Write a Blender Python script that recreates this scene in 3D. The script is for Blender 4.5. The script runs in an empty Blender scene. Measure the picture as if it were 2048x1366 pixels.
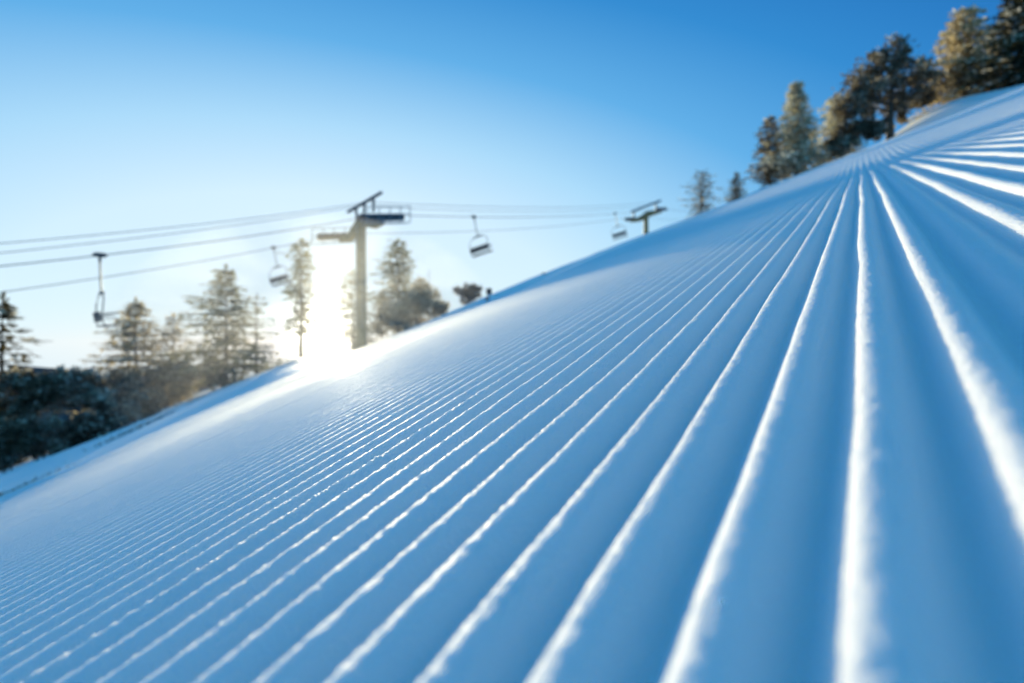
import bpy, math, random
import numpy as np
from mathutils import Vector, Matrix

scene = bpy.context.scene
col = scene.collection
R = math.radians

# ------------------------------------------------------------------ terrain maths
H_CAM = 0.11                       # the camera stands 11 cm above the groomed snow
GA, GB = 0.39, 0.0975              # fall line of the slope
EU = (0.5226, 0.8526)              # along the groomed ridges
EV = (0.8526, -0.5226)             # across the ridges
PITCH = 0.0338
V0 = 0.0030                        # lateral offset of the first crest


def sstep(a, b, x):
    t = np.clip((x - a) / (b - a), 0, 1)
    return t * t * (3 - 2 * t)


def hash2(ix, iy, seed):
    n = np.sin(ix * 127.1 + iy * 311.7 + seed * 74.7) * 43758.5453
    return n - np.floor(n)


def vnoise(x, y, seed=0):
    ix = np.floor(x); iy = np.floor(y)
    fx = x - ix; fy = y - iy
    fx = fx * fx * (3 - 2 * fx); fy = fy * fy * (3 - 2 * fy)
    a = hash2(ix, iy, seed); b = hash2(ix + 1, iy, seed)
    c = hash2(ix, iy + 1, seed); d = hash2(ix + 1, iy + 1, seed)
    return (a + (b - a) * fx + (c - a) * fy + (a - b - c + d) * fx * fy) * 2 - 1


def base_z(x, y):
    x = np.asarray(x, dtype=float); y = np.asarray(y, dtype=float)
    u = x * EU[0] + y * EU[1]; v = x * EV[0] + y * EV[1]
    r = np.sqrt(x * x + y * y)
    z = GA * x + GB * y - H_CAM
    # edge of the groomed lane
    z = z + 0.045 * np.exp(-((v + 4.30) / 0.16) ** 2)
    out = sstep(-4.45, -5.4, v)
    z = z - 0.10 * out
    z = z + out * (0.04 * vnoise(x * .5, y * .5, 3) + 0.10 * vnoise(x * .13, y * .13, 4) * sstep(6, 20, r))
    z = z + out * sstep(-7, -12, v) * .034 * np.clip(r - 8, 0, 40) * sstep(-.26, -.42, x / np.maximum(np.abs(y), 1))
    # slight steepening up the hill, then rolling over
    z = z + (-.006 * sstep(2.2, 3.6, r) + .085 * sstep(3.2, 6.2, r)) * sstep(-.05, .22, x / np.maximum(np.abs(y), .5)) * (y > 0)
    z = z + 0.15 * (vnoise(x * .07 + 3, y * .07, 9) - .95) * sstep(10, 26, r) * sstep(-2.0, 12, x + 6)
    # second lane edge far up the hill
    z = z + 0.30 * np.exp(-((v + 19.5) / 1.0) ** 2) * sstep(18, 30, u) * (1 - sstep(46, 60, u))
    # bank under the right-hand trees
    z = z + 0.5 * np.exp(-((x - 47) / 8.0) ** 2 - ((y - 47) / 8.0) ** 2)
    z = z + 1.35 * np.exp(-((x - 34) / 2.8) ** 2 - ((y - 45) / 5.0) ** 2)
    # the hill rolls over behind the trees and the valley opens
    f = np.maximum(r - 50, 0)
    side = sstep(10, -10, x)
    z = z - (0.10 + 0.10 * side) * f * f / (f + 14)
    return z


def ridge_height(u, v, dv):
    """corduroy: narrow crests, broad troughs"""
    wob = 0.030 * vnoise(u * 7, v / PITCH * .5, 11) + 0.010 * vnoise(u * 24, v / PITCH, 12) + 0.05 * vnoise(u * 1.7, v * .5, 13)
    fade_far = 1 - sstep(PITCH * .18, PITCH * .34, dv)
    ph = (v - V0) / PITCH + wob
    k = np.round(ph)
    d = ph - np.floor(ph)
    hr = .5 - .5 * np.cos(np.pi * np.clip(d / .64, 0, 1) ** 1.40)
    hl = .5 - .5 * np.cos(np.pi * np.clip((1 - d) / .36, 0, 1) ** 1.05)
    g = 1 - np.where(d < .64, hr, hl)
    amp = 0.0140 * (0.97 + 0.06 * hash2(k, k * 0 + 5, 2) + 0.02 * vnoise(u * 5, k * 3.1, 21))
    # the seam ridge right of the camera is worn away; the odd crest is crumbly
    amp = amp * np.where(k == 2, 0.55 + .1 * vnoise(u * 3, k, 7), 1.0)
    amp = amp * (1 - 0.55 * (hash2(k, k * 0 + 1, 33) > .93) * sstep(.8, 2, np.abs(v)))
    # rougher and weaker corduroy toward the edge of the lane
    lane = sstep(-4.35, -4.1, v) * (1 - 0.45 * sstep(-2.0, -3.4, v)) * (1 - sstep(4.5, 6, v))
    amp = amp * (1 - .15 * sstep(1.8, 6, u)) * (1 - .93 * sstep(1.6, 4.6, u) * sstep(-2.5, -.8, v))
    amp = amp * np.where(k == 3, .68, np.where(k > 3, .85, 1.0))
    h = amp * g * fade_far * lane
    crest = sstep(.65, .97, g) * fade_far * lane
    crumb = np.where(k == -10, 2.6, 1.0)
    return h, crest, crumb


def axis(lo_list):
    """piecewise spacing: list of (end, step function)"""
    pts = [lo_list[0]]
    for end, fn in lo_list[1:]:
        while pts[-1] < end:
            pts.append(pts[-1] + fn(pts[-1]))
    return np.array(pts)


def grow(p, s0, g):
    out = [0.0]; s = s0
    while out[-1] < p:
        out.append(out[-1] + s); s *= g
    return out


# u samples
us = [-260, -170, -110, -70, -45, -28, -17, -10, -6, -3.5, -2, -1.1, -.6, -.35, -.2, -.1, -.03, 0.03]
p = .05
while p < 420:
    us.append(p); p += max(.0022, .0065 * p)
U = np.array(us)
# v samples, centre outwards
vl = [0.0]
while vl[-1] > -4.6:
    a = -vl[-1]; vl.append(vl[-1] - (0.0017 if a < .6 else min(.0017 + (a - .6) * .0022, .0056)))
while vl[-1] > -9: vl.append(vl[-1] - .03)
s = .03
while vl[-1] > -420:
    vl.append(vl[-1] - s); s *= 1.045
vr = [0.0]
while vr[-1] < .22: vr.append(vr[-1] + .0017)
while vr[-1] < 2.2: vr.append(vr[-1] + min(.0017 + (vr[-1] - .22) * .004, .0056))
s = .006
while vr[-1] < 420:
    vr.append(vr[-1] + s); s *= 1.05
V = np.array(vl[::-1] + vr[1:])
DV = np.gradient(V)


def build_snow():
    nu, nv = len(U), len(V)
    UU, VV = np.meshgrid(U, V, indexing='ij')
    DD = np.broadcast_to(DV, (nu, nv))
    X = UU * EU[0] + VV * EV[0]
    Y = UU * EU[1] + VV * EV[1]
    Z = base_z(X, Y)
    dist = np.sqrt(X * X + Y * Y)
    h, crest, crumb = ridge_height(UU, VV, DD)
    near = 1 - .85 * sstep(.35, 1.3, dist) - .15 * sstep(1.3, 3.0, dist)
    rng = np.random.default_rng(4)
    grain = rng.normal(0, 1, (nu, nv))
    clump = vnoise(UU * 190, VV * 190, 31) * .6 + vnoise(UU * 90, VV * 90, 32)
    h = h + crest * crumb * near * (0.00022 * grain + 0.00005 * clump)
    h = h + near * (0.00007 * grain + 0.00005 * clump * vnoise(UU * 11, VV * 17, 51))
    h = h + 0.0006 * vnoise(UU * 9, VV * 14, 41) * (1 - sstep(3, 6, dist))
    Z = Z + h
    co = np.stack([X, Y, Z], axis=-1).reshape(-1, 3).astype(np.float32)
    i = np.arange(nu - 1)[:, None] * nv + np.arange(nv - 1)[None, :]
    q = np.stack([i, i + nv, i + nv + 1, i + 1], axis=-1).reshape(-1, 4)[:, ::-1]
    nf = len(q)
    me = bpy.data.meshes.new('snow_slope')
    me.vertices.add(len(co)); me.vertices.foreach_set('co', co.ravel())
    me.loops.add(nf * 4); me.loops.foreach_set('vertex_index', q.ravel().astype(np.int32))
    me.polygons.add(nf)
    me.polygons.foreach_set('loop_start', (np.arange(nf) * 4).astype(np.int32))
    me.polygons.foreach_set('use_smooth', np.ones(nf, dtype=bool))
    me.update()
    o = bpy.data.objects.new('snow_slope', me); col.objects.link(o)
    return o


# ------------------------------------------------------------------ camera helpers
F_PX = 1138.0
PHI = 0.0


def at(px, row, y):
    """point seen at photo pixel (2048 wide) at depth y (camera at the origin, level, looking +Y)"""
    return Vector(((px - 1024) / F_PX * y, y, (683 - row) / F_PX * y))


def on_ground(px, y, sink=.0):
    x = (px - 1024) / F_PX * y
    return Vector((x, y, float(base_z(x, y)) - sink))


# ------------------------------------------------------------------ materials
def new_mat(name):
    m = bpy.data.materials.new(name); m.use_nodes = True
    nt = m.node_tree
    return m, nt, nt.nodes, nt.links, nt.nodes['Principled BSDF']


def noisy(name, c1, c2, scale, rough=.7, metallic=0, detail=4, lo=.35, hi=.65, transl=0, tcol=None):
    m, nt, N, L, b = new_mat(name)
    tc = N.new('ShaderNodeTexCoord'); nz = N.new('ShaderNodeTexNoise'); rp = N.new('ShaderNodeValToRGB')
    nz.inputs['Scale'].default_value = scale; nz.inputs['Detail'].default_value = detail
    rp.color_ramp.elements[0].position = lo; rp.color_ramp.elements[1].position = hi
    rp.color_ramp.elements[0].color = (*c1, 1); rp.color_ramp.elements[1].color = (*c2, 1)
    L.new(tc.outputs['Object'], nz.inputs['Vector']); L.new(nz.outputs['Fac'], rp.inputs['Fac'])
    L.new(rp.outputs['Color'], b.inputs['Base Color'])
    b.inputs['Roughness'].default_value = rough; b.inputs['Metallic'].default_value = metallic
    if transl:
        t = N.new('ShaderNodeBsdfTranslucent'); mx = N.new('ShaderNodeMixShader')
        if tcol: t.inputs['Color'].default_value = (*tcol, 1)
        else: L.new(rp.outputs['Color'], t.inputs['Color'])
        mx.inputs['Fac'].default_value = transl
        L.new(b.outputs[0], mx.inputs[1]); L.new(t.outputs[0], mx.inputs[2])
        L.new(mx.outputs[0], N['Material Output'].inputs['Surface'])
        b.inputs['Specular IOR Level'].default_value = .2
    return m


def snow_material():
    m, nt, N, L, b = new_mat('snow')
    tc = N.new('ShaderNodeTexCoord')
    n1 = N.new('ShaderNodeTexNoise'); n1.inputs['Scale'].default_value = .6; n1.inputs['Detail'].default_value = 5
    rp = N.new('ShaderNodeValToRGB')
    rp.color_ramp.elements[0].color = (.80, .84, .88, 1); rp.color_ramp.elements[1].color = (.90, .92, .94, 1)
    L.new(tc.outputs['Object'], n1.inputs['Vector']); L.new(n1.outputs['Fac'], rp.inputs['Fac'])
    L.new(rp.outputs['Color'], b.inputs['Base Color'])
    b.inputs['Roughness'].default_value = .62
    b.inputs['Specular IOR Level'].default_value = .25
    b.inputs['Subsurface Weight'].default_value = 1.0
    b.inputs['Subsurface Radius'].default_value = (.9, 1.0, 1.15)
    b.inputs['Subsurface Scale'].default_value = .0085
    n2 = N.new('ShaderNodeTexNoise'); n2.inputs['Scale'].default_value = 520; n2.inputs['Detail'].default_value = 3
    bp = N.new('ShaderNodeBump'); bp.inputs['Strength'].default_value = .8; bp.inputs['Distance'].default_value = .0025
    L.new(tc.outputs['Object'], n2.inputs['Vector']); L.new(n2.outputs['Fac'], bp.inputs['Height'])
    L.new(bp.outputs['Normal'], b.inputs['Normal'])
    return m


M = dict(
    snow=snow_material(),
    dark_needle=noisy('dark_needles', (.030, .038, .026), (.085, .078, .045), 3, transl=.25, tcol=(.22, .17, .05)),
    brown_needle=noisy('brown_needles', (.07, .060, .045), (.25, .21, .155), 3, transl=.2, tcol=(.22, .17, .08)),
    frost=noisy('rime_frost', (.70, .67, .58), (.90, .88, .82), 5, transl=.35, tcol=(.9, .78, .5)),
    bark=noisy('bark', (.035, .026, .02), (.10, .075, .055), 8),
    twig=noisy('twigs', (.14, .08, .055), (.42, .26, .19), 4),
    tower=noisy('tower_paint', (.17, .135, .05), (.29, .235, .11), 3, .5),
    steel=noisy('dark_steel', (.035, .05, .065), (.07, .09, .11), 6, .45, .4),
    galv=noisy('galvanised_steel', (.14, .20, .25), (.22, .30, .36), 6, .4, .5),
    rime_needle=noisy('rime_coated_needles', (.24, .25, .23), (.78, .74, .62), 3, lo=.3, hi=.58, transl=.40, tcol=(.55, .55, .38)),
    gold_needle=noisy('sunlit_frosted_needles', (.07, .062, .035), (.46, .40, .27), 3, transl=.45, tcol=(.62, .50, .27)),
    hazy_needle=noisy('backlit_needles', (.025, .042, .022), (.20, .21, .11), 3, transl=.4, tcol=(.42, .40, .18)),
    rope=noisy('wire_rope', (.10, .14, .18), (.18, .23, .28), 20, .5, .3),
    seat=noisy('seat_slats', (.008, .014, .022), (.018, .026, .036), 8, .6),
    black=noisy('black_board', (.010, .012, .02), (.025, .028, .04), 8, .6),
    hillside=noisy('wooded_hillside', (.035, .025, .03), (.20, .17, .17), .22, .9, detail=10, lo=.40, hi=.68),
)


# ------------------------------------------------------------------ mesh builder
class MB:
    def __init__(s): s.v = []; s.f = []; s.m = []

    def box(s, c, sz, rot=None, mi=0):
        b = len(s.v); c = Vector(c)
        for dx in (-.5, .5):
            for dy in (-.5, .5):
                for dz in (-.5, .5):
                    p = Vector((dx * sz[0], dy * sz[1], dz * sz[2]))
                    if rot is not None: p = rot @ p
                    s.v.append(tuple(c + p))
        for q in ((0, 1, 3, 2), (4, 6, 7, 5), (0, 4, 5, 1), (2, 3, 7, 6), (0, 2, 6, 4), (1, 5, 7, 3)):
            s.f.append([b + i for i in q]); s.m.append(mi)

    def bevel_box(s, c, sz, bev, rot=None, mi=0):
        """box with chamfered vertical profile (octagonal section along z)"""
        b = len(s.v); c = Vector(c); hx, hy, hz = sz[0] / 2, sz[1] / 2, sz[2] / 2
        ring = [(hx, -hy + bev), (hx, hy - bev), (hx - bev, hy), (-hx + bev, hy), (-hx, hy - bev), (-hx, -hy + bev), (-hx + bev, -hy), (hx - bev, -hy)]
        for z in (-hz, hz):
            for (x, y) in ring:
                p = Vector((x, y, z))
                if rot is not None: p = rot @ p
                s.v.append(tuple(c + p))
        for i in range(8):
            j = (i + 1) % 8; s.f.append([b + i, b + j, b + 8 + j, b + 8 + i]); s.m.append(mi)
        s.f.append([b + i for i in range(7, -1, -1)]); s.m.append(mi)
        s.f.append([b + 8 + i for i in range(8)]); s.m.append(mi)

    def tube(s, pts, r, seg=8, mi=0, cap=True):
        pts = [Vector(p) for p in pts]; n = len(pts)
        rs = r if isinstance(r, (list, tuple)) else [r] * n
        b = len(s.v)
        for i, p in enumerate(pts):
            t = (pts[min(i + 1, n - 1)] - pts[max(i - 1, 0)])
            if t.length < 1e-9: t = Vector((0, 0, 1))
            t.normalize()
            ref = Vector((0, 0, 1)) if abs(t.z) < .95 else Vector((1, 0, 0))
            a = t.cross(ref).normalized(); c = t.cross(a)
            for k in range(seg):
                an = 2 * math.pi * k / seg
                s.v.append(tuple(p + (a * math.cos(an) + c * math.sin(an)) * rs[i]))
        for i in range(n - 1):
            for k in range(seg):
                k2 = (k + 1) % seg
                s.f.append([b + i * seg + k, b + i * seg + k2, b + (i + 1) * seg + k2, b + (i + 1) * seg + k]); s.m.append(mi)
        if cap:
            s.f.append([b + k for k in range(seg)][::-1]); s.m.append(mi)
            s.f.append([b + (n - 1) * seg + k for k in range(seg)]); s.m.append(mi)

    def disc(s, c, axis, r, w, seg=14, mi=0):
        a = Vector(axis).normalized() * (w / 2); c = Vector(c)
        s.tube([c - a, c - a * .4, c + a * .4, c + a], [r, r * .86, r * .86, r], seg, mi)

    def tri(s, a, b, c, mi=0):
        i = len(s.v); s.v += [tuple(a), tuple(b), tuple(c)]; s.f.append([i, i + 1, i + 2]); s.m.append(mi)

    def quad(s, a, b, c, d, mi=0):
        i = len(s.v); s.v += [tuple(a), tuple(b), tuple(c), tuple(d)]; s.f.append([i, i + 1, i + 2, i + 3]); s.m.append(mi)

    def build(s, name, mat, parent=None, smooth=False):
        me = bpy.data.meshes.new(name); me.from_pydata(s.v, [], s.f)
        mats = mat if isinstance(mat, (list, tuple)) else [mat]
        for mm in mats: me.materials.append(mm)
        if len(mats) > 1: me.polygons.foreach_set('material_index', s.m)
        if smooth: me.polygons.foreach_set('use_smooth', [True] * len(me.polygons))
        me.update()
        o = bpy.data.objects.new(name, me); col.objects.link(o)
        if parent is not None: o.parent = parent
        return o


def tag(o, label, cat, group=None, kind=None):
    if label: o['label'] = label
    if cat: o['category'] = cat
    if group: o['group'] = group
    if kind: o['kind'] = kind
    return o


def empty(name, loc, rz=0, label=None, cat=None, group=None):
    o = bpy.data.objects.new(name, None); col.objects.link(o)
    o.empty_display_size = .2
    o.location = loc; o.rotation_euler = (0, 0, rz)
    return tag(o, label, cat, group)


def struct(o):
    o['kind'] = 'structure'; return o


# ------------------------------------------------------------------ setting
snow = build_snow(); snow.data.materials.append(M['snow']); struct(snow)
tag(snow, 'snow slope groomed into fine parallel corduroy ridges', 'snow')


def snow_crumbs():
    rnd = random.Random(77); mb = MB()
    for _ in range(800):
        u = .2 * (11.0 ** rnd.random()); v = rnd.uniform(-1.6 - .3 * u, .22 * u + .05)
        if rnd.random() < .8: v = V0 + round((v - V0) / PITCH) * PITCH + rnd.gauss(0, .0022)
        h, _c, _d = ridge_height(np.array([u]), np.array([v]), np.array([.002]))
        x = u * EU[0] + v * EV[0]; y = u * EU[1] + v * EV[1]
        z = float(base_z(x, y)) + float(h[0])
        r = rnd.uniform(.2, .5) * .001 * (.6 + .35 * u) * (1.5 if rnd.random() < .12 else 1)
        c = Vector((x, y, z + r * .3)); b = len(mb.v)
        ax = [Vector((rnd.gauss(0, 1), rnd.gauss(0, 1), rnd.gauss(0, 1))).normalized() for _ in range(1)][0]
        a2_ = ax.orthogonal().normalized(); a3_ = ax.cross(a2_)
        for q in (ax, -ax, a2_, -a2_, a3_, -a3_): mb.v.append(tuple(c + q * r * rnd.uniform(.6, 1.2)))
        for t in ((0, 2, 4), (2, 1, 4), (1, 3, 4), (3, 0, 4), (2, 0, 5), (1, 2, 5), (3, 1, 5), (0, 3, 5)):
            mb.f.append([b + k for k in t]); mb.m.append(0)
    o = mb.build('snow_crumbs', M['frost'])
    tag(o, 'loose sparkling snow crumbs along the ridge crests', 'snow crumbs', kind='stuff')


snow_crumbs()


def far_hill():
    nx, ny = 120, 40
    xs = np.linspace(-330, -20, nx); ys = np.linspace(95, 260, ny)
    X, Y = np.meshgrid(xs, ys, indexing='ij')
    top = (683 - 752) / F_PX * 150
    prof = sstep(-20, -95, X)
    Z = -46 + (top + 46 + 2.5 * vnoise(X * .03, Y * .02, 3) + 1.6 * vnoise(X * .11, Y * .1, 5) + .8 * vnoise(X * .4, Y * .4, 6)) * np.exp(-((Y - 150) / 42) ** 2) * (.45 + .55 * prof)
    me = bpy.data.meshes.new('wooded_hill')
    v = np.stack([X, Y, Z], -1).reshape(-1, 3).tolist()
    f = [(i * ny + j, (i + 1) * ny + j, (i + 1) * ny + j + 1, i * ny + j + 1) for i in range(nx - 1) for j in range(ny - 1)]
    me.from_pydata(v, [], f); me.materials.append(M['hillside']); me.update()
    o = bpy.data.objects.new('wooded_hill', me); col.objects.link(o); struct(o)
    tag(o, 'dark wooded ridge beyond the left edge of the slope', 'hill')


far_hill()


# ------------------------------------------------------------------ trees
def spray(mb, p, d, ln, wd, rnd, mi):
    """one flat needle spray: a slim ragged rhombus pair"""
    d = d.normalized()
    side = d.cross(Vector((rnd.gauss(0, .35), rnd.gauss(0, .35), 1))).normalized() * wd
    tip = p + d * ln
    mid = p + d * ln * .45
    mb.tri(p, mid + side, tip, mi)
    mb.tri(p, tip, mid - side, mi)


def conifer(name, loc, Ht, Rad, seed, label, group, frost=.4, dens=1.0, droop=.25, bare=.06, power=.85,
            needle='dark_needle', lean=(0, 0), asym=None, top_frost=False, ragged=.35, leaf=1.0):
    rnd = random.Random(seed)
    e = empty(name, loc, 0, label, 'tree', group)
    tr = MB(); cr = MB(); fr = cr
    n = 9
    tp = [Vector((lean[0] * (i / n) ** 1.5 + rnd.gauss(0, .01) * Ht * .3, lean[1] * (i / n), Ht * i / n - .3 * (i == 0))) for i in range(n + 1)]
    tr.tube(tp, [max(.012, Ht * .022 * (1 - i / n * .93)) for i in range(n + 1)], 7)

    def trunk_at(h):
        q = min(max(h / Ht * n, 0), n - .001); i = int(q); return tp[i].lerp(tp[i + 1], q - i)
    whorls = int(Ht * 3.9 * dens) + 6
    ls = Ht * .042 * leaf
    gap_ang = rnd.random() * 6.28
    for w in range(whorls):
        t = (w + rnd.random() * .7) / whorls
        h = Ht * (bare + (1 - bare) * t)
        rag = 1 + ragged * math.sin(t * 17 + seed) * (1 - t) + rnd.gauss(0, ragged * .3)
        base_r = Rad * max(.05, (1 - t)) ** power * max(.35, rag)
        nb = max(3, int((5 + 3 * (1 - t)) * dens))
        a0 = rnd.random() * 6.28
        for b in range(nb):
            a = a0 + b * 6.283 / nb + rnd.gauss(0, .25)
            L = base_r * rnd.uniform(.75, 1.3)
            if asym is not None: L *= 1 + asym[1] * math.cos(a - asym[0])
            if rnd.random() < .06: L *= 1.35
            up = .35 * t
            d = Vector((math.cos(a), math.sin(a), 0))
            p0 = trunk_at(h)
            pts = []
            ns = max(3, int(L / ls * .75) + 2)
            for k in range(ns + 1):
                q = k / ns
                pts.append(p0 + d * L * q + Vector((0, 0, L * (up * q - droop * q * q + .10 * q ** 4))))
            tr.tube([pts[0], pts[len(pts) // 2], pts[-1]], [.012 + .006 * L, .009, .004], 4, cap=False)
            ff = frost * (1.0 if not top_frost else (.4 + .9 * t))
            fro = rnd.random() < ff
            for k in range(1, ns + 1):
                for _ in range(3):
                    q = pts[k] + Vector((rnd.gauss(0, ls * .25), rnd.gauss(0, ls * .25), rnd.gauss(0, ls * .08)))
                    sd = d + Vector((rnd.gauss(0, .75), rnd.gauss(0, .75), rnd.gauss(-.15, .18)))
                    spray(cr, q, sd, ls * rnd.uniform(.8, 1.9), ls * rnd.uniform(.22, .42), rnd, 0)
                if fro and rnd.random() < .85:
                    for _ in range(2):
                        q = pts[k] + Vector((rnd.gauss(0, ls * .25), rnd.gauss(0, ls * .25), ls * .20 + rnd.random() * ls * .2))
                        sd = d + Vector((rnd.gauss(0, .7), rnd.gauss(0, .7), rnd.gauss(0, .2)))
                        spray(fr, q, sd, ls * rnd.uniform(.7, 1.5), ls * rnd.uniform(.3, .5), rnd, 1)
    for _ in range(8):
        spray(cr, tp[-1] + Vector((0, 0, -.1)), Vector((rnd.gauss(0, .3), rnd.gauss(0, .3), 1)), ls * 1.6, ls * .2, rnd, 0)
    tr.build('trunk', M['bark'], e); cr.build('crown', [M[needle], M['frost']], e)
    return e


def clumpy(name, loc, Ht, blobs, seed, label, cat, group, needle='brown_needle', frost=.3, ls=.2, limbs=True, twigs=False, n_per=1.0, trunk_r=.12):
    """spreading tree or shrub: limbs that each end in a ragged clump; blobs = (x, y, z, radius)"""
    rnd = random.Random(seed)
    e = empty(name, loc, 0, label, cat, group)
    tr = MB(); cr = MB(); fr = cr
    root = Vector((0, 0, -.25)); fork = Vector((rnd.gauss(0, .04), rnd.gauss(0, .04), Ht * (.22 if limbs else .05)))
    top = Vector((rnd.gauss(0, .1), 0, Ht * .9))
    if limbs:
        tr.tube([root, fork, fork.lerp(top, .5) + Vector((rnd.gauss(0, .08), 0, 0)), top], [trunk_r * 1.3, trunk_r, trunk_r * .6, trunk_r * .15], 8)
    for (x, y, z, r) in blobs:
        c = Vector((x, y, z))
        s0 = fork.lerp(top, min(max((z - r) / Ht * .8, 0), .9)) if limbs else Vector((x * .25, y * .25, -.1))
        m1 = s0.lerp(c, .5) + Vector((rnd.gauss(0, r * .15), rnd.gauss(0, r * .15), rnd.gauss(0, r * .1)))
        tr.tube([s0, m1, c], [trunk_r * .42, trunk_r * .26, trunk_r * .1], 5)
        nsub = 16
        for k in range(nsub):
            dv = Vector((rnd.gauss(0, 1), rnd.gauss(0, 1), rnd.gauss(0, .7)))
            dv = dv.normalized() * r * rnd.uniform(.45, 1.12)
            sub = c + dv
            tr.tube([c + dv * .1, sub], [trunk_r * .10, .006], 4, cap=False)
            nl = int(34 * n_per)
            fro = rnd.random() < frost
            for _ in range(nl):
                q = sub + Vector((rnd.gauss(0, r * .24), rnd.gauss(0, r * .24), rnd.gauss(0, r * .17)))
                sd = dv.normalized() + Vector((rnd.gauss(0, .8), rnd.gauss(0, .8), rnd.gauss(.1, .5)))
                if twigs: spray(cr, q, sd, ls * rnd.uniform(.9, 2.2), ls * rnd.uniform(.06, .14), rnd, 0)
                else: spray(cr, q, sd, ls * rnd.uniform(.7, 1.6), ls * rnd.uniform(.2, .4), rnd, 0)
                if fro and rnd.random() < .6:
                    spray(fr, q + Vector((0, 0, ls * .2)), sd, ls * rnd.uniform(.7, 1.3), ls * rnd.uniform(.25, .45), rnd, 1)
    tr.build('trunk' if cat == 'tree' else 'stem', M['bark'] if not twigs else M['twig'], e)
    cr.build('crown' if cat == 'tree' else 'foliage', [M[needle], M['frost']], e)
    return e


def tree_px(px, top, D, width_px, seed, label, group, **kw):
    """conifer whose tip shows at photo row 'top' for a base on the ground at depth D"""
    loc = on_ground(px, D, .05)
    Ht = (683 - top) / F_PX * D - loc.z
    kw.setdefault('lean', (0, 0))
    return conifer('conifer_tree', loc, Ht, width_px / 2 / F_PX * D, seed, label, group, **kw)


def blob_px(px, D, pts, seed, label, cat, group, name, **kw):
    """pts: list of (px, row, radius_px) clump centres at depth about D"""
    loc = on_ground(px, D, .05); rnd = random.Random(seed * 7 + 1)
    bl = []; top = 0
    for (bx, by, br) in pts:
        p = at(bx, by, D) - loc; r = br / F_PX * D
        bl.append((p.x, rnd.uniform(-1, 1) * r * 1.1, p.z, r)); top = max(top, p.z + r)
    return clumpy(name, loc, top, bl, seed, label, cat, group, **kw)


GL = 'trees at the left edge of the slope'
GR = 'trees along the right-hand ridge'
GS = 'scrub at the left edge of the slope'

# left-hand trees
tree_px(4, 598, 24, 235, 1, 'tall dark conifer at the far left with long drooping side branches', GL, frost=.12, dens=.8, power=1.0, droop=.30, ragged=.6, asym=(0, .35), leaf=1.0)
tree_px(272, 604, 30, 235, 2, 'broad conifer with golden frosted top, left of the small narrow one', GL, frost=.55, dens=1.1, power=.95, top_frost=True, needle='gold_needle', ragged=.25)
tree_px(346, 632, 32, 120, 3, 'small narrow conifer between the golden frosted tree and the tall hazy one', GL, frost=.35, dens=.95, power=.8, needle='gold_needle')
tree_px(452, 538, 31, 190, 4, 'tall hazy conifer left of the sun with a pointed top', GL, frost=.30, dens=1.15, power=.85, ragged=.5, asym=(math.pi, .2), needle='hazy_needle')
tree_px(513, 592, 33, 100, 5, 'thin ragged conifer just left of the sun, right of the tall hazy one', GL, frost=.35, dens=.55, power=.45, ragged=.7, needle='hazy_needle')
tree_px(603, 487, 52, 40, 6, 'very slender conifer right above the sun', GL, frost=.2, dens=.62, power=.25, ragged=.9, bare=.25, needle='hazy_needle')
tree_px(706, 545, 44, 115, 7, 'hazy conifer standing behind the lift tower column', GL, frost=.3, dens=.8, power=.6, ragged=.5, needle='hazy_needle')
tree_px(795, 484, 42, 84, 8, 'narrow conifer with gold-rimmed top right of the lift tower', GL, frost=.22, dens=1.05, power=.45, ragged=.6, lean=(.05, 0), asym=(math.pi, .15), needle='hazy_needle')

blob_px(846, 40, [(770, 615, 26), (800, 625, 30), (835, 585, 22), (852, 600, 26), (826, 612, 30), (866, 612, 22), (800, 640, 24), (770, 645, 22), (840, 630, 24), (880, 620, 11)], 11,
        'big olive shrub clump at the foot of the narrow gold-rimmed conifer', 'shrub', 'shrubs along the skyline', 'shrub', needle='gold_needle', frost=.35, ls=.22, limbs=False, n_per=1.3, trunk_r=.05)
blob_px(938, 38, [(925, 583, 12), (940, 580, 12), (952, 586, 10), (932, 594, 10), (945, 596, 9)], 12,
        'small reddish-brown frosted shrub beside the two black marker boards', 'shrub', 'shrubs along the skyline', 'shrub', needle='twig', frost=.15, ls=.16, limbs=False, n_per=.9, trunk_r=.04)
blob_px(1090, 40, [(1089, 551, 4), (1092, 555, 3)], 13, 'tiny brown shrub tip on the skyline right of the marker boards', 'shrub', 'shrubs along the skyline', 'shrub', needle='twig', frost=.1, ls=.1, limbs=False, n_per=.6, trunk_r=.03)

# scrub and small trees in shade at the left
SC = [
    (30, 800, 22, 'dark dense shrub at the left frame edge below the drooping conifer', 62, .10, 'brown_needle'),
    (95, 790, 23, 'brown frosted shrub right of the one at the left frame edge', 58, .25, 'twig'),
    (160, 778, 25, 'bronze shrub with a pale frosted crown left of the golden frosted tree', 50, .55, 'twig'),
    (222, 780, 27, 'rust-brown shrub under the left side of the golden frosted tree', 46, .35, 'brown_needle'),
    (292, 776, 29, 'olive-brown shrub between the trunks of the golden and narrow conifers', 42, .35, 'brown_needle'),
    (352, 756, 30, 'low olive shrub at the foot of the small narrow conifer', 34, .3, 'brown_needle'),
    (425, 745, 31, 'frost-tipped shrub at the foot of the tall hazy conifer', 26, .5, 'brown_needle'),
    (15, 880, 17, 'near dark shrub at the left frame edge just above the shaded snow', 52, .12, 'brown_needle'),
    (85, 868, 18, 'low dark shrub with a few gold frost spots near the left edge', 40, .3, 'twig'),
    (170, 862, 19, 'rust-brown shrub reaching lowest over the shaded snow', 38, .18, 'twig'),
    (225, 835, 21, 'reddish shrub just above the smooth snow shoulder', 34, .25, 'twig'),
    (290, 806, 24, 'thin brown shrub at the upper end of the snow shoulder', 26, .25, 'brown_needle'),
]
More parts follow.
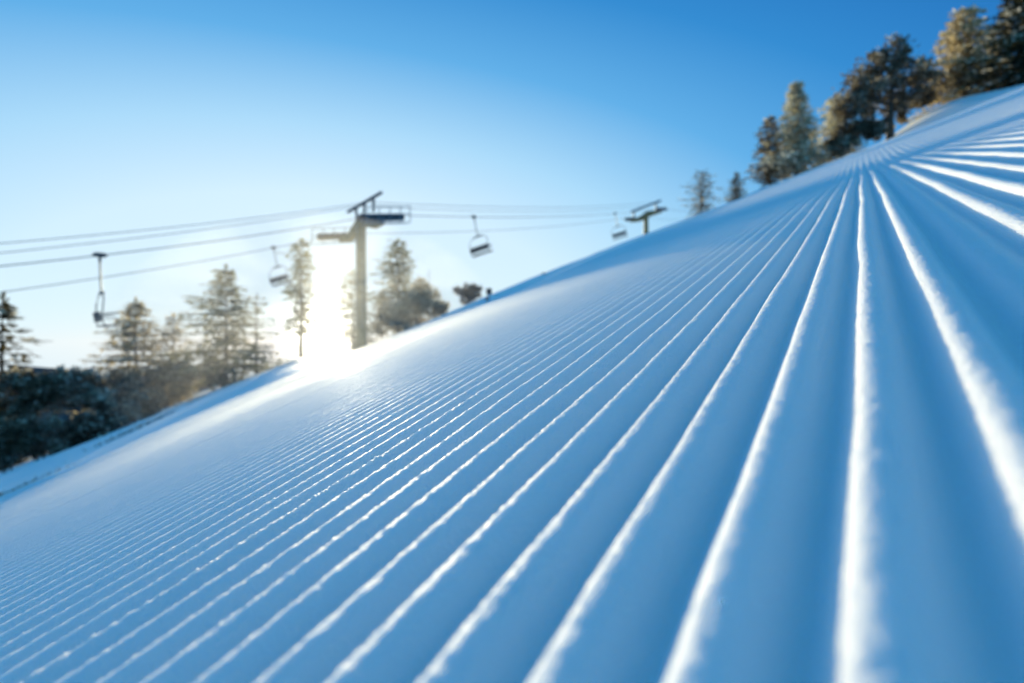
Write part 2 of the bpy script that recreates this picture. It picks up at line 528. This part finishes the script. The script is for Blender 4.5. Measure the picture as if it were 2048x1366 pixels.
for i, (px, row, D, lab, rp, frs, nd) in enumerate(SC):
    rnd = random.Random(100 + i)
    pts = [(px + rnd.uniform(-1, 1) * rp * .8, row + rnd.uniform(-.7, .8) * rp, rp * rnd.uniform(.24, .42)) for _ in range(9)]
    blob_px(px, D, pts, 40 + i, lab, 'shrub', GS, 'shrub', needle=nd, frost=frs + .15, ls=.13 + .002 * D, limbs=False, n_per=1.0, trunk_r=.035, twigs=(nd == 'twig' and i % 2 == 0))

for i, (px, D, w, lab) in enumerate([(305, 14, 16, 'longest brown grass tuft poking through the smooth snow shoulder'),
                                     (245, 12, 10, 'small brown grass tuft low on the snow shoulder'),
                                     (400, 19, 12, 'faint brown grass tuft high on the snow shoulder'),
                                     (22, 8.0, 15, 'dark green tuft in the shaded snow at the left frame edge')]):
    g = on_ground(px, D, .02); rnd = random.Random(300 + i); mb = MB()
    for _ in range(170):
        p = Vector((rnd.gauss(0, w / F_PX * D * .9), rnd.gauss(0, .5), 0))
        p.z = float(base_z(g.x + p.x, g.y + p.y)) - g.z - .02
        spray(mb, p, Vector((rnd.gauss(0, .5), rnd.gauss(0, .5), 1)), rnd.uniform(.05, .15) * D / 14, .007, rnd, 0)
    o = mb.build('grass_tuft', M['twig'] if i < 3 else M['dark_needle']); o.location = g
    tag(o, lab, 'grass', kind='stuff')

# right-hand trees
tree_px(1403, 345, 50, 62, 21, 'ragged frosted conifer with one low branch, lowest of the right-hand trees', GR, frost=.5, dens=.8, power=.3, ragged=.7, bare=.02, needle='brown_needle')
tree_px(1473, 344, 52, 50, 22, 'small dark pointed conifer alone on the skyline', GR, frost=.18, dens=1.2, power=.75, ragged=.3)
tree_px(1540, 236, 48, 58, 23, 'dark brown conifer at the left of the frosted cluster', GR, frost=.35, dens=1.0, power=.5, ragged=.6, needle='brown_needle')
tree_px(1592, 170, 47, 98, 24, 'tall pointed conifer coated in grey frost', GR, frost=.9, dens=1.1, power=.75, ragged=.35, needle='rime_needle')
tree_px(1672, 196, 48, 92, 25, 'pale frosted conifer tucked left of the big dark pine', GR, frost=.95, dens=1.0, power=.45, ragged=.5, needle='rime_needle')
blob_px(1780, 46, [(1765, 128, 30), (1735, 150, 32), (1795, 150, 30), (1700, 190, 30), (1725, 205, 30), (1760, 175, 34), (1800, 190, 30), (1835, 175, 22), (1845, 140, 16), (1850, 190, 16),
                   (1690, 225, 24), (1712, 262, 26), (1735, 245, 22), (1690, 280, 22), (1810, 215, 20), (1770, 105, 14), (1745, 270, 14), (1670, 300, 16)], 26,
        'big dark spreading pine with a bare leaning trunk', 'tree', GR, 'pine_tree', needle='brown_needle', frost=.42, ls=.32, limbs=True, n_per=1.1, trunk_r=.26)
tree_px(1928, 24, 46, 112, 27, 'tall cream-frosted conifer right of the big dark pine', GR, frost=.95, dens=1.1, power=.42, ragged=.5, needle='gold_needle')
tree_px(1985, 60, 50, 60, 28, 'slim frosted conifer between the cream-frosted one and the corner tree', GR, frost=.6, dens=.9, power=.4, ragged=.5, needle='gold_needle')
tree_px(2046, -28, 42, 135, 29, 'large dark green conifer cut off by the top right corner', GR, frost=.55, dens=1.15, power=.5, ragged=.4)
blob_px(1895, 47, [(1880, 168, 20), (1905, 165, 22), (1870, 185, 14), (1935, 170, 20)], 31, 'low cream-frosted shrub on the bank below the cream-frosted conifer', 'shrub', GR, 'shrub', needle='brown_needle', frost=.8, ls=.2, limbs=False, trunk_r=.04)
blob_px(1985, 44, [(1965, 180, 18), (1995, 165, 24), (2025, 150, 24)], 32, 'brown shrub at the snow edge below the corner tree', 'shrub', GR, 'shrub', needle='brown_needle', frost=.5, ls=.2, limbs=False, trunk_r=.04)


# ------------------------------------------------------------------ chairlift
LD = Vector((27.1, 39.0, 0)).normalized()          # lift line, horizontally
AD = Vector((LD.y, -LD.x, 0))                      # across it, toward the camera side
LZ = math.atan2(AD.y, AD.x)

# rope points (photo column, row, depth)
near_top = at(757, 431, 34.9)
far_top = at(682, 470, 37.1)


def rope(points, r, label):
    mb = MB(); P = []
    for a, b, sag in points:
        n = 14
        for i in range(n + 1):
            t = i / n
            p = a.lerp(b, t); p.z -= sag * 4 * t * (1 - t)
            if not P or (p - P[-1]).length > .01: P.append(p)
    mb.tube(P, r, 6)
    o = mb.build('lift_cable', M['rope'], None, True)
    return tag(o, label, 'cable', 'cables of the chairlift')


def line_pt(px, row, off):
    """point on the vertical plane of a rope that runs parallel to the lift line"""
    o = Vector((-9.6, 36, 0)) + AD * off
    a = (px - 1024) / F_PX
    t = (a * o.y - o.x) / (LD.x - a * LD.y)
    p = o + LD * t
    return at(px, row, p.y)


NO, FO = 1.9, -1.9
n0 = line_pt(-160, 548, NO); n1 = line_pt(757, 429, NO); n2 = line_pt(1322, 417, NO)
f0 = line_pt(-160, 606, FO); f1 = line_pt(682, 467, FO); f2 = line_pt(1262, 434, FO)
n3 = n2 + (LD * 25 + Vector((0, 0, 4.0))); f3 = f2 + (LD * 25 + Vector((0, 0, 4.0)))
rope([(n0, n1, .25), (n1, n2, .55), (n2, n3, .1)], .025, 'nearer haul rope of the chairlift, carrying three chairs')
rope([(f0, f1, .25), (f1, f2, .55), (f2, f3, .1)], .021, 'farther, lower haul rope of the chairlift')
c0 = line_pt(-160, 500, NO + .1); c1 = line_pt(735, 404, .9); c2 = line_pt(1310, 404, 1.0)
rope([(c0, c1, .2), (c1, c2, .5)], .018, 'thin top communication cable over the chairlift')
d0 = line_pt(-160, 522, NO - .3); d1 = line_pt(715, 412, .3); d2 = line_pt(1290, 412, .2)
rope([(d0, d1, .2), (d1, d2, .5)], .018, 'thin communication cable just under the topmost one')


def lift_tower(px, D, row_arm, half_arm, label, size=1.0, pole_r=.34, z_near=None, z_far=None, deck=True):
    base = on_ground(px, D, .3)
    e = empty('lift_tower', base, 0, label, 'lift tower', 'towers of the chairlift')
    top = at(px, row_arm, D) - base
    nz = z_near - base.z; fz = z_far - base.z
    mb = MB(); mb.tube([(0, 0, 0), (0, 0, top.z * .5), (0, 0, top.z)], [pole_r, pole_r * .94, pole_r * .86], 20)
    mb.tube([(0, 0, -.3), (0, 0, .42)], [pole_r * 1.6, pole_r * 1.6], 20)
    mb.build('pole', M['tower'], e, False)
    # gull-shaped cross arm, box section
    arm = MB()
    A = AD
    prof = [(-half_arm, fz - .42), (-half_arm * .55, fz - .36), (-.35, top.z - .25), (0, top.z), (.35, top.z + .08), (half_arm * .6, nz - .5), (half_arm, nz - .42)]
    hs = [.18, .30, .46, .52, .46, .30, .18]
    w = .19 * size
    b0 = len(arm.v)
    for (o, z), h in zip(prof, hs):
        h *= size
        for (dw, dh) in ((-w, -h), (w, -h), (w, h), (-w, h)):
            p = A * o + LD * dw; arm.v.append((p.x, p.y, z + dh * .8))
    for i in range(len(prof) - 1):
        for k in range(4):
            k2 = (k + 1) % 4
            arm.f.append([i * 4 + k, i * 4 + k2, i * 4 + 4 + k2, i * 4 + 4 + k]); arm.m.append(0)
    arm.f.append([0, 1, 2, 3]); arm.f.append([24, 27, 26, 25]); arm.m += [0, 0]
    arm.build('cross_arm', M['tower'], e)
    # sheave trains
    for sgn, zz in ((1, nz), (-1, fz)):
        c = A * (half_arm * sgn)
        sl = .19
        tr = MB()
        L = 1.75 * size
        dirv = Vector((LD.x, LD.y, sl)).normalized()
        cc = Vector((c.x, c.y, zz - .32))
        tr.tube([cc - dirv * L, cc + dirv * L], .085 * size, 6)
        tr.tube([cc - Vector((0, 0, .15)), cc + Vector((0, 0, .12))], .12 * size, 8)
        for q in (-.62, .62):
            m_ = cc + dirv * L * q
            tr.tube([m_ - dirv * .62 * size - Vector((0, 0, -.05)), m_ + dirv * .62 * size + Vector((0, 0, .05))], .05 * size, 6)
        t_ = tr.build('sheave_train', M['tower'] if sgn < 0 else M['galv'], e)
        for k in range(8):
            q = -L * .92 + k * (2 * L * .92 / 7)
            s_ = MB(); s_.disc(cc + dirv * q + Vector((0, 0, .16 * size)), A, .24 * size, .14 * size, 14)
            s_.build('sheave', M['steel'], t_)
        # catwalk beside each train
        if deck:
            cw = MB()
            oc = cc + A * (.45 * sgn) + Vector((0, 0, -.25))
            for dd in (-.22, .22):
                a_ = oc + A * dd
                cw.tube([a_ - dirv * L, a_ + dirv * L], .025, 5)
            for k in range(9):
                m_ = oc + dirv * (-L + 2 * L * k / 8); cw.tube([m_ - A * .22, m_ + A * .22], .015, 4)
            for k in range(5):
                m_ = oc + A * (.22 * sgn) + dirv * (-L + 2 * L * k / 4)
                cw.tube([m_, m_ + Vector((0, 0, 1.0))], .028, 4)
            for hh in (.55, 1.0):
                a_ = oc + A * (.22 * sgn) + Vector((0, 0, hh)); cw.tube([a_ - dirv * L, a_ + dirv * L], .028, 4)
            cw.build('catwalk', M['galv'], e)
    return e, top


def lifting_frame(e, p0, p1, posts, r, mat):
    mb = MB(); mb.tube([p0, p1], r, 8)
    for a, b in posts: mb.tube([a, b], r * .8, 6)
    return mb.build('lifting_frame', mat, e)


t1, top1 = lift_tower(722, 36, 446, 1.95, 'near lift tower with thick column standing right of the sun', 1.0, .36, n1.z, f1.z)
b1 = Vector(t1.location)
D1 = 35.6
q0 = at(696, 424, 36.6) - b1; q1 = at(763, 385, 34.6) - b1
pA = at(747, 394, 35.0) - b1; pB = at(747, 424, 35.2) - b1
pC = at(712, 416, 36.2) - b1; pD = at(714, 440, 36) - b1
lifting_frame(t1, q0, q1, [(pA, pB), (pC, pD), (at(730, 405, 35.6) - b1, at(727, 440, 35.8) - b1)], .10, M['steel'])
lad = MB()
for dx in (-.2, .2):
    lad.tube([Vector((dx + .05, -.46, 1.5)), Vector((dx + .05, -.44, top1.z))], .018, 5)
k = 1.6
while k < top1.z: lad.tube([Vector((-.15, -.45, k)), Vector((.25, -.45, k))], .012, 4); k += .33
lad.build('ladder', M['galv'], t1)

t2, top2 = lift_tower(1292, 75, 430, 2.15, 'far lift tower half sunk behind the skyline', 1.0, .36, n2.z - .1, f2.z - .1, deck=False)
b2 = Vector(t2.location)
lifting_frame(t2, at(1262, 424, 76) - b2, at(1322, 401, 73.6) - b2,
              [(at(1268, 423, 76) - b2, at(1268, 436, 76) - b2), (at(1312, 405, 74) - b2, at(1312, 422, 74) - b2)], .16, M['galv'])


def make_chair():
    e = empty('lift_chair', (0, 0, 0), LZ)
    g = MB(); g.box((0, 0, .02), (.20, .34, .16)); g.tube([(0, -.25, 0), (0, -.12, .05), (0, .12, .05), (0, .25, 0)], .05, 6)
    g.tube([(0, 0, 0), (.0, 0, -.28)], .05, 6)
    g.build('grip', M['steel'], e)
    h = MB(); h.tube([(0, 0, -.2), (0, .02, -.9), (0, .05, -1.5)], .032, 8); h.build('hanger', M['steel'], e)
    fr = MB(); w = .80
    fr.tube([(-.34, .05, -1.5), (.34, .05, -1.5)], .06, 8)
    for s in (-1, 1):
        fr.tube([(s * .3, .05, -1.5), (s * .62, .03, -1.62), (s * w, 0, -1.9), (s * w, -.04, -2.45), (s * w, .02, -2.78), (s * w, .45, -2.86)], .024, 6)
        fr.tube([(s * w, -.02, -2.42), (s * w, .2, -2.46), (s * w, .5, -2.55)], .02, 6)
    fr.build('frame', M['steel'], e)
    st = MB()
    for k in range(5): st.bevel_box((0, .04 + k * .105, -2.82 + .012 * k), (2 * w, .09, .05), .015)
    st.build('seat', M['seat'], e)
    bk = MB()
    for k in range(4): bk.bevel_box((0, -.06 - .018 * k, -2.62 + k * .10), (2 * w, .045, .085), .012)
    bk.build('backrest', M['seat'], e)
    rb = MB()
    rb.tube([(-w, .02, -2.35), (-w, .5, -2.3), (0, .56, -2.3), (w, .5, -2.3), (w, .02, -2.35)], .02, 6)
    rb.build('safety_bar', M['steel'], e)
    return e


def copy_thing(src):
    c = src.copy(); col.objects.link(c)
    for ch in list(src.children):
        d = ch.copy(); col.objects.link(d); d.parent = c
    return c


def rope_pt(a, b, sag, px):
    """where a sagging span crosses photo column px"""
    best = None
    for i in range(2001):
        t = i / 2000; p = a.lerp(b, t); p.z -= sag * 4 * t * (1 - t)
        e_ = abs(1024 + F_PX * p.x / p.y - px)
        if best is None or e_ < best[0]: best = (e_, p)
    return best[1]


ch0 = make_chair()
spots = [(rope_pt(n0, n1, .25, 200), 0, 1.0, 'nearest lift chair, dark, seen from the side at the left', -0.2),
         (rope_pt(n1, n2, .55, 948), .16, 1.0, 'lift chair with two dark slatted panels right of the near lift tower', 0.1),
         (rope_pt(n1, n2, .55, 1230), .16, .97, 'smallest lift chair, beside the far lift tower', 0.1),
         (rope_pt(f0, f1, .25, 547), .16, .76, 'faint lift chair on the lower rope, washed out left of the sun', 0.3)]
for i, (p, roll, sc, lab, yaw) in enumerate(spots):
    o = ch0 if i == 0 else copy_thing(ch0)
    o.location = p; o.rotation_euler = (0, -roll * 1.3, LZ + yaw); o.scale = (sc, sc, sc)
    tag(o, lab, 'lift chair', 'chairs hanging on the chairlift')

# ------------------------------------------------------------------ small things on the skyline
g = on_ground(977, 30, .1)
e = empty('marker_post', g, 0, 'pair of black marker boards on a post at the skyline', 'marker post')
p_ = MB(); p_.tube([(0, .06, -.1), (0, .06, (683 - 577) / F_PX * 30 - g.z)], .025, 6); p_.build('post', M['steel'], e)
for k, (px, row, w, hh) in enumerate([(978, 583, 11, 13), (975, 600, 9, 9)]):
    c = at(px, row, 30) - g; bb = MB(); bb.bevel_box(c, (w / F_PX * 30, .04, hh / F_PX * 30), .012); bb.build('board', M['black'], e)
g = on_ground(858, 41, .2)
pl = MB(); pl.tube([(0, 0, 0), (0, 0, at(858, 540, 41).z - g.z)], [.035, .02], 6)
o = pl.build('marker_pole', M['galv']); o.location = g
tag(o, 'thin upright pole rising from the olive shrub clump', 'pole')

# ------------------------------------------------------------------ sun, sky, haze
SUN_AZ = math.atan2(640 - 1024, F_PX)            # seen at photo column 640
SUN_EL_SKY = math.atan2(18, math.hypot(384, F_PX))
SUN_EL = R(4.6)


def dirv(az, el): return Vector((math.sin(az) * math.cos(el), math.cos(az) * math.cos(el), math.sin(el)))


sd = dirv(SUN_AZ, SUN_EL)
sl = bpy.data.lights.new('sun', 'SUN'); sl.energy = 8.4; sl.angle = R(.55); sl.color = (1, .86, .55)
so = bpy.data.objects.new('sun', sl); col.objects.link(so)
so.rotation_euler = (-sd).to_track_quat('-Z', 'Y').to_euler(); so.location = (-20, 60, 20)

w = bpy.data.worlds.new('World'); scene.world = w; w.use_nodes = True
nt = w.node_tree; N = nt.nodes; L = nt.links; N.clear()
out = N.new('ShaderNodeOutputWorld'); bg = N.new('ShaderNodeBackground')
tc = N.new('ShaderNodeTexCoord')
ss = dirv(SUN_AZ, SUN_EL_SKY); right = Vector((math.cos(SUN_AZ), -math.sin(SUN_AZ), 0)); up = right.cross(ss).normalized()


def dot(vec):
    n = N.new('ShaderNodeVectorMath'); n.operation = 'DOT_PRODUCT'; n.inputs[1].default_value = vec
    L.new(tc.outputs['Generated'], n.inputs[0]); return n.outputs['Value']


def mth(op, a, b=None, clamp=False):
    n = N.new('ShaderNodeMath'); n.operation = op; n.use_clamp = clamp
    for i, q in enumerate((a, b)):
        if q is None: continue
        if isinstance(q, (int, float)): n.inputs[i].default_value = q
        else: L.new(q, n.inputs[i])
    return n.outputs[0]


dx, dy, dz = dot(right), dot(ss), dot(up)
azn = mth('MULTIPLY', mth('ARCTAN2', dx, dy), .50)
eln = mth('ARCSINE', dz)
q = mth('SQRT', mth('ADD', mth('MULTIPLY', azn, azn), mth('MULTIPLY', eln, eln)))
qn = mth('DIVIDE', q, R(60), True)
rp = N.new('ShaderNodeValToRGB'); cr_ = rp.color_ramp
stops = [(0, (196, 221, 240)), (8, (206, 230, 246)), (13, (204, 231, 249)), (19, (166, 213, 244)), (26, (90, 170, 227)), (33, (38, 134, 205)), (41, (2, 101, 180)), (50, (20, 116, 186)), (60, (58, 146, 201))]  # last stops are unseen sky, brightened to fill the shaded snow


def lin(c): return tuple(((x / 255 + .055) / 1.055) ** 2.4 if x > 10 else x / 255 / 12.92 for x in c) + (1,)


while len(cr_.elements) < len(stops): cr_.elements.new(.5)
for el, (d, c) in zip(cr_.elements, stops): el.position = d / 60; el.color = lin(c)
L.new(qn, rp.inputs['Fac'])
# halo and disc
ang = mth('ARCCOSINE', mth('MINIMUM', dy, .999999))
deg = mth('MULTIPLY', ang, 180 / math.pi)
core = mth('MULTIPLY', mth('EXPONENT', mth('MULTIPLY', mth('POWER', mth('DIVIDE', deg, 2.3), 2.0), -1)), 6.0)
halo = mth('MULTIPLY', mth('EXPONENT', mth('DIVIDE', deg, -4.2)), .42)
glow = mth('ADD', core, halo)
gc = N.new('ShaderNodeVectorMath'); gc.operation = 'SCALE'; gc.inputs[0].default_value = (1.0, .97, .86); L.new(glow, gc.inputs['Scale'])
sky = N.new('ShaderNodeTexSky'); sky.sky_type = 'NISHITA'; sky.sun_disc = False
sky.sun_elevation = SUN_EL; sky.sun_rotation = SUN_AZ; sky.altitude = 2000; sky.dust_density = .3
sk = N.new('ShaderNodeVectorMath'); sk.operation = 'SCALE'; sk.inputs['Scale'].default_value = .02
L.new(sky.outputs[0], sk.inputs[0])
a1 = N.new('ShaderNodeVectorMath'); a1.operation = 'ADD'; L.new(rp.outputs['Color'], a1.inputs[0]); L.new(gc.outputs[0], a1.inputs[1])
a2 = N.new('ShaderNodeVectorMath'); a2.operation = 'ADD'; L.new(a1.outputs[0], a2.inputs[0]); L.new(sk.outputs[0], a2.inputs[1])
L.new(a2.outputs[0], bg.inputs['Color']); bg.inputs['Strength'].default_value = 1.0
L.new(bg.outputs[0], out.inputs['Surface'])

# haze volumes added to stand in for lens glare around the sun
def haze_bank(c, rad, dens, label, on_slope=False, aniso=.55):
    nu_, nv_ = 36, 20; mb = MB()
    mb.v.append((0, 0, -rad[2]))
    for j in range(1, nv_):
        t = -math.pi / 2 + math.pi * j / nv_
        for i in range(nu_):
            p_ = 2 * math.pi * i / nu_
            mb.v.append((rad[0] * math.cos(t) * math.cos(p_), rad[1] * math.cos(t) * math.sin(p_), rad[2] * math.sin(t)))
    mb.v.append((0, 0, rad[2])); n_ = len(mb.v) - 1
    for i in range(nu_):
        i2 = (i + 1) % nu_
        mb.f.append([0, 1 + i2, 1 + i]); mb.f.append([n_, n_ - nu_ + i, n_ - nu_ + i2])
        for j in range(nv_ - 2):
            a_ = 1 + j * nu_; mb.f.append([a_ + i, a_ + i2, a_ + nu_ + i2, a_ + nu_ + i])
    hm = bpy.data.materials.new('glare_haze'); hm.use_nodes = True
    hn = hm.node_tree.nodes; hl = hm.node_tree.links; hn.clear()
    mo = hn.new('ShaderNodeOutputMaterial'); vs = hn.new('ShaderNodeVolumeScatter')
    vs.inputs['Color'].default_value = (.97, .99, 1, 1); vs.inputs['Density'].default_value = dens; vs.inputs['Anisotropy'].default_value = aniso
    hl.new(vs.outputs[0], mo.inputs['Volume'])
    ho = mb.build('glare_haze', hm); ho.location = c; ho.rotation_euler = (0, 0, -SUN_AZ)
    if on_slope:
        nrm = Vector((-GA, -GB, 1)).normalized(); fy = Vector((math.sin(SUN_AZ), math.cos(SUN_AZ), 0))
        fy = (fy - nrm * fy.dot(nrm)).normalized(); fx = fy.cross(nrm)
        ho.rotation_euler = Matrix((fx, fy, nrm)).transposed().to_euler()
    struct(ho); tag(ho, label, 'haze')


haze_bank((-.74, 2.25, float(base_z(-.74, 2.25)) + .014), (1.1, 2.25, .082), .11, 'haze layer added low over the snow as lens glare toward the sun', True)
haze_bank((-7.6, 23, -.4), (6.6, 14, 4.8), .0100, 'thin haze added among the trees as lens glare around the sun', False, .42)

# ------------------------------------------------------------------ camera
cam = bpy.data.cameras.new('camera'); co = bpy.data.objects.new('camera', cam); col.objects.link(co)
cam.sensor_width = 36; cam.lens = F_PX / 2048 * 36
co.location = (0, 0, 0); co.rotation_euler = (R(90), 0, 0)
cam.clip_start = .01; cam.clip_end = 2000
cam.dof.use_dof = True; cam.dof.focus_distance = .52
cam.dof.aperture_fstop = cam.lens / 1000 / .0046
cam.dof.aperture_blades = 9
scene.camera = co

scene.view_settings.view_transform = 'Standard'; scene.view_settings.look = 'None'; scene.view_settings.exposure = 0
scene.render.engine = 'CYCLES'
scene.cycles.use_denoising = True
scene.cycles.use_adaptive_sampling = True; scene.cycles.adaptive_threshold = .02
scene.cycles.max_bounces = 6; scene.cycles.diffuse_bounces = 3; scene.cycles.volume_bounces = 0
scene.cycles.sample_clamp_indirect = 4
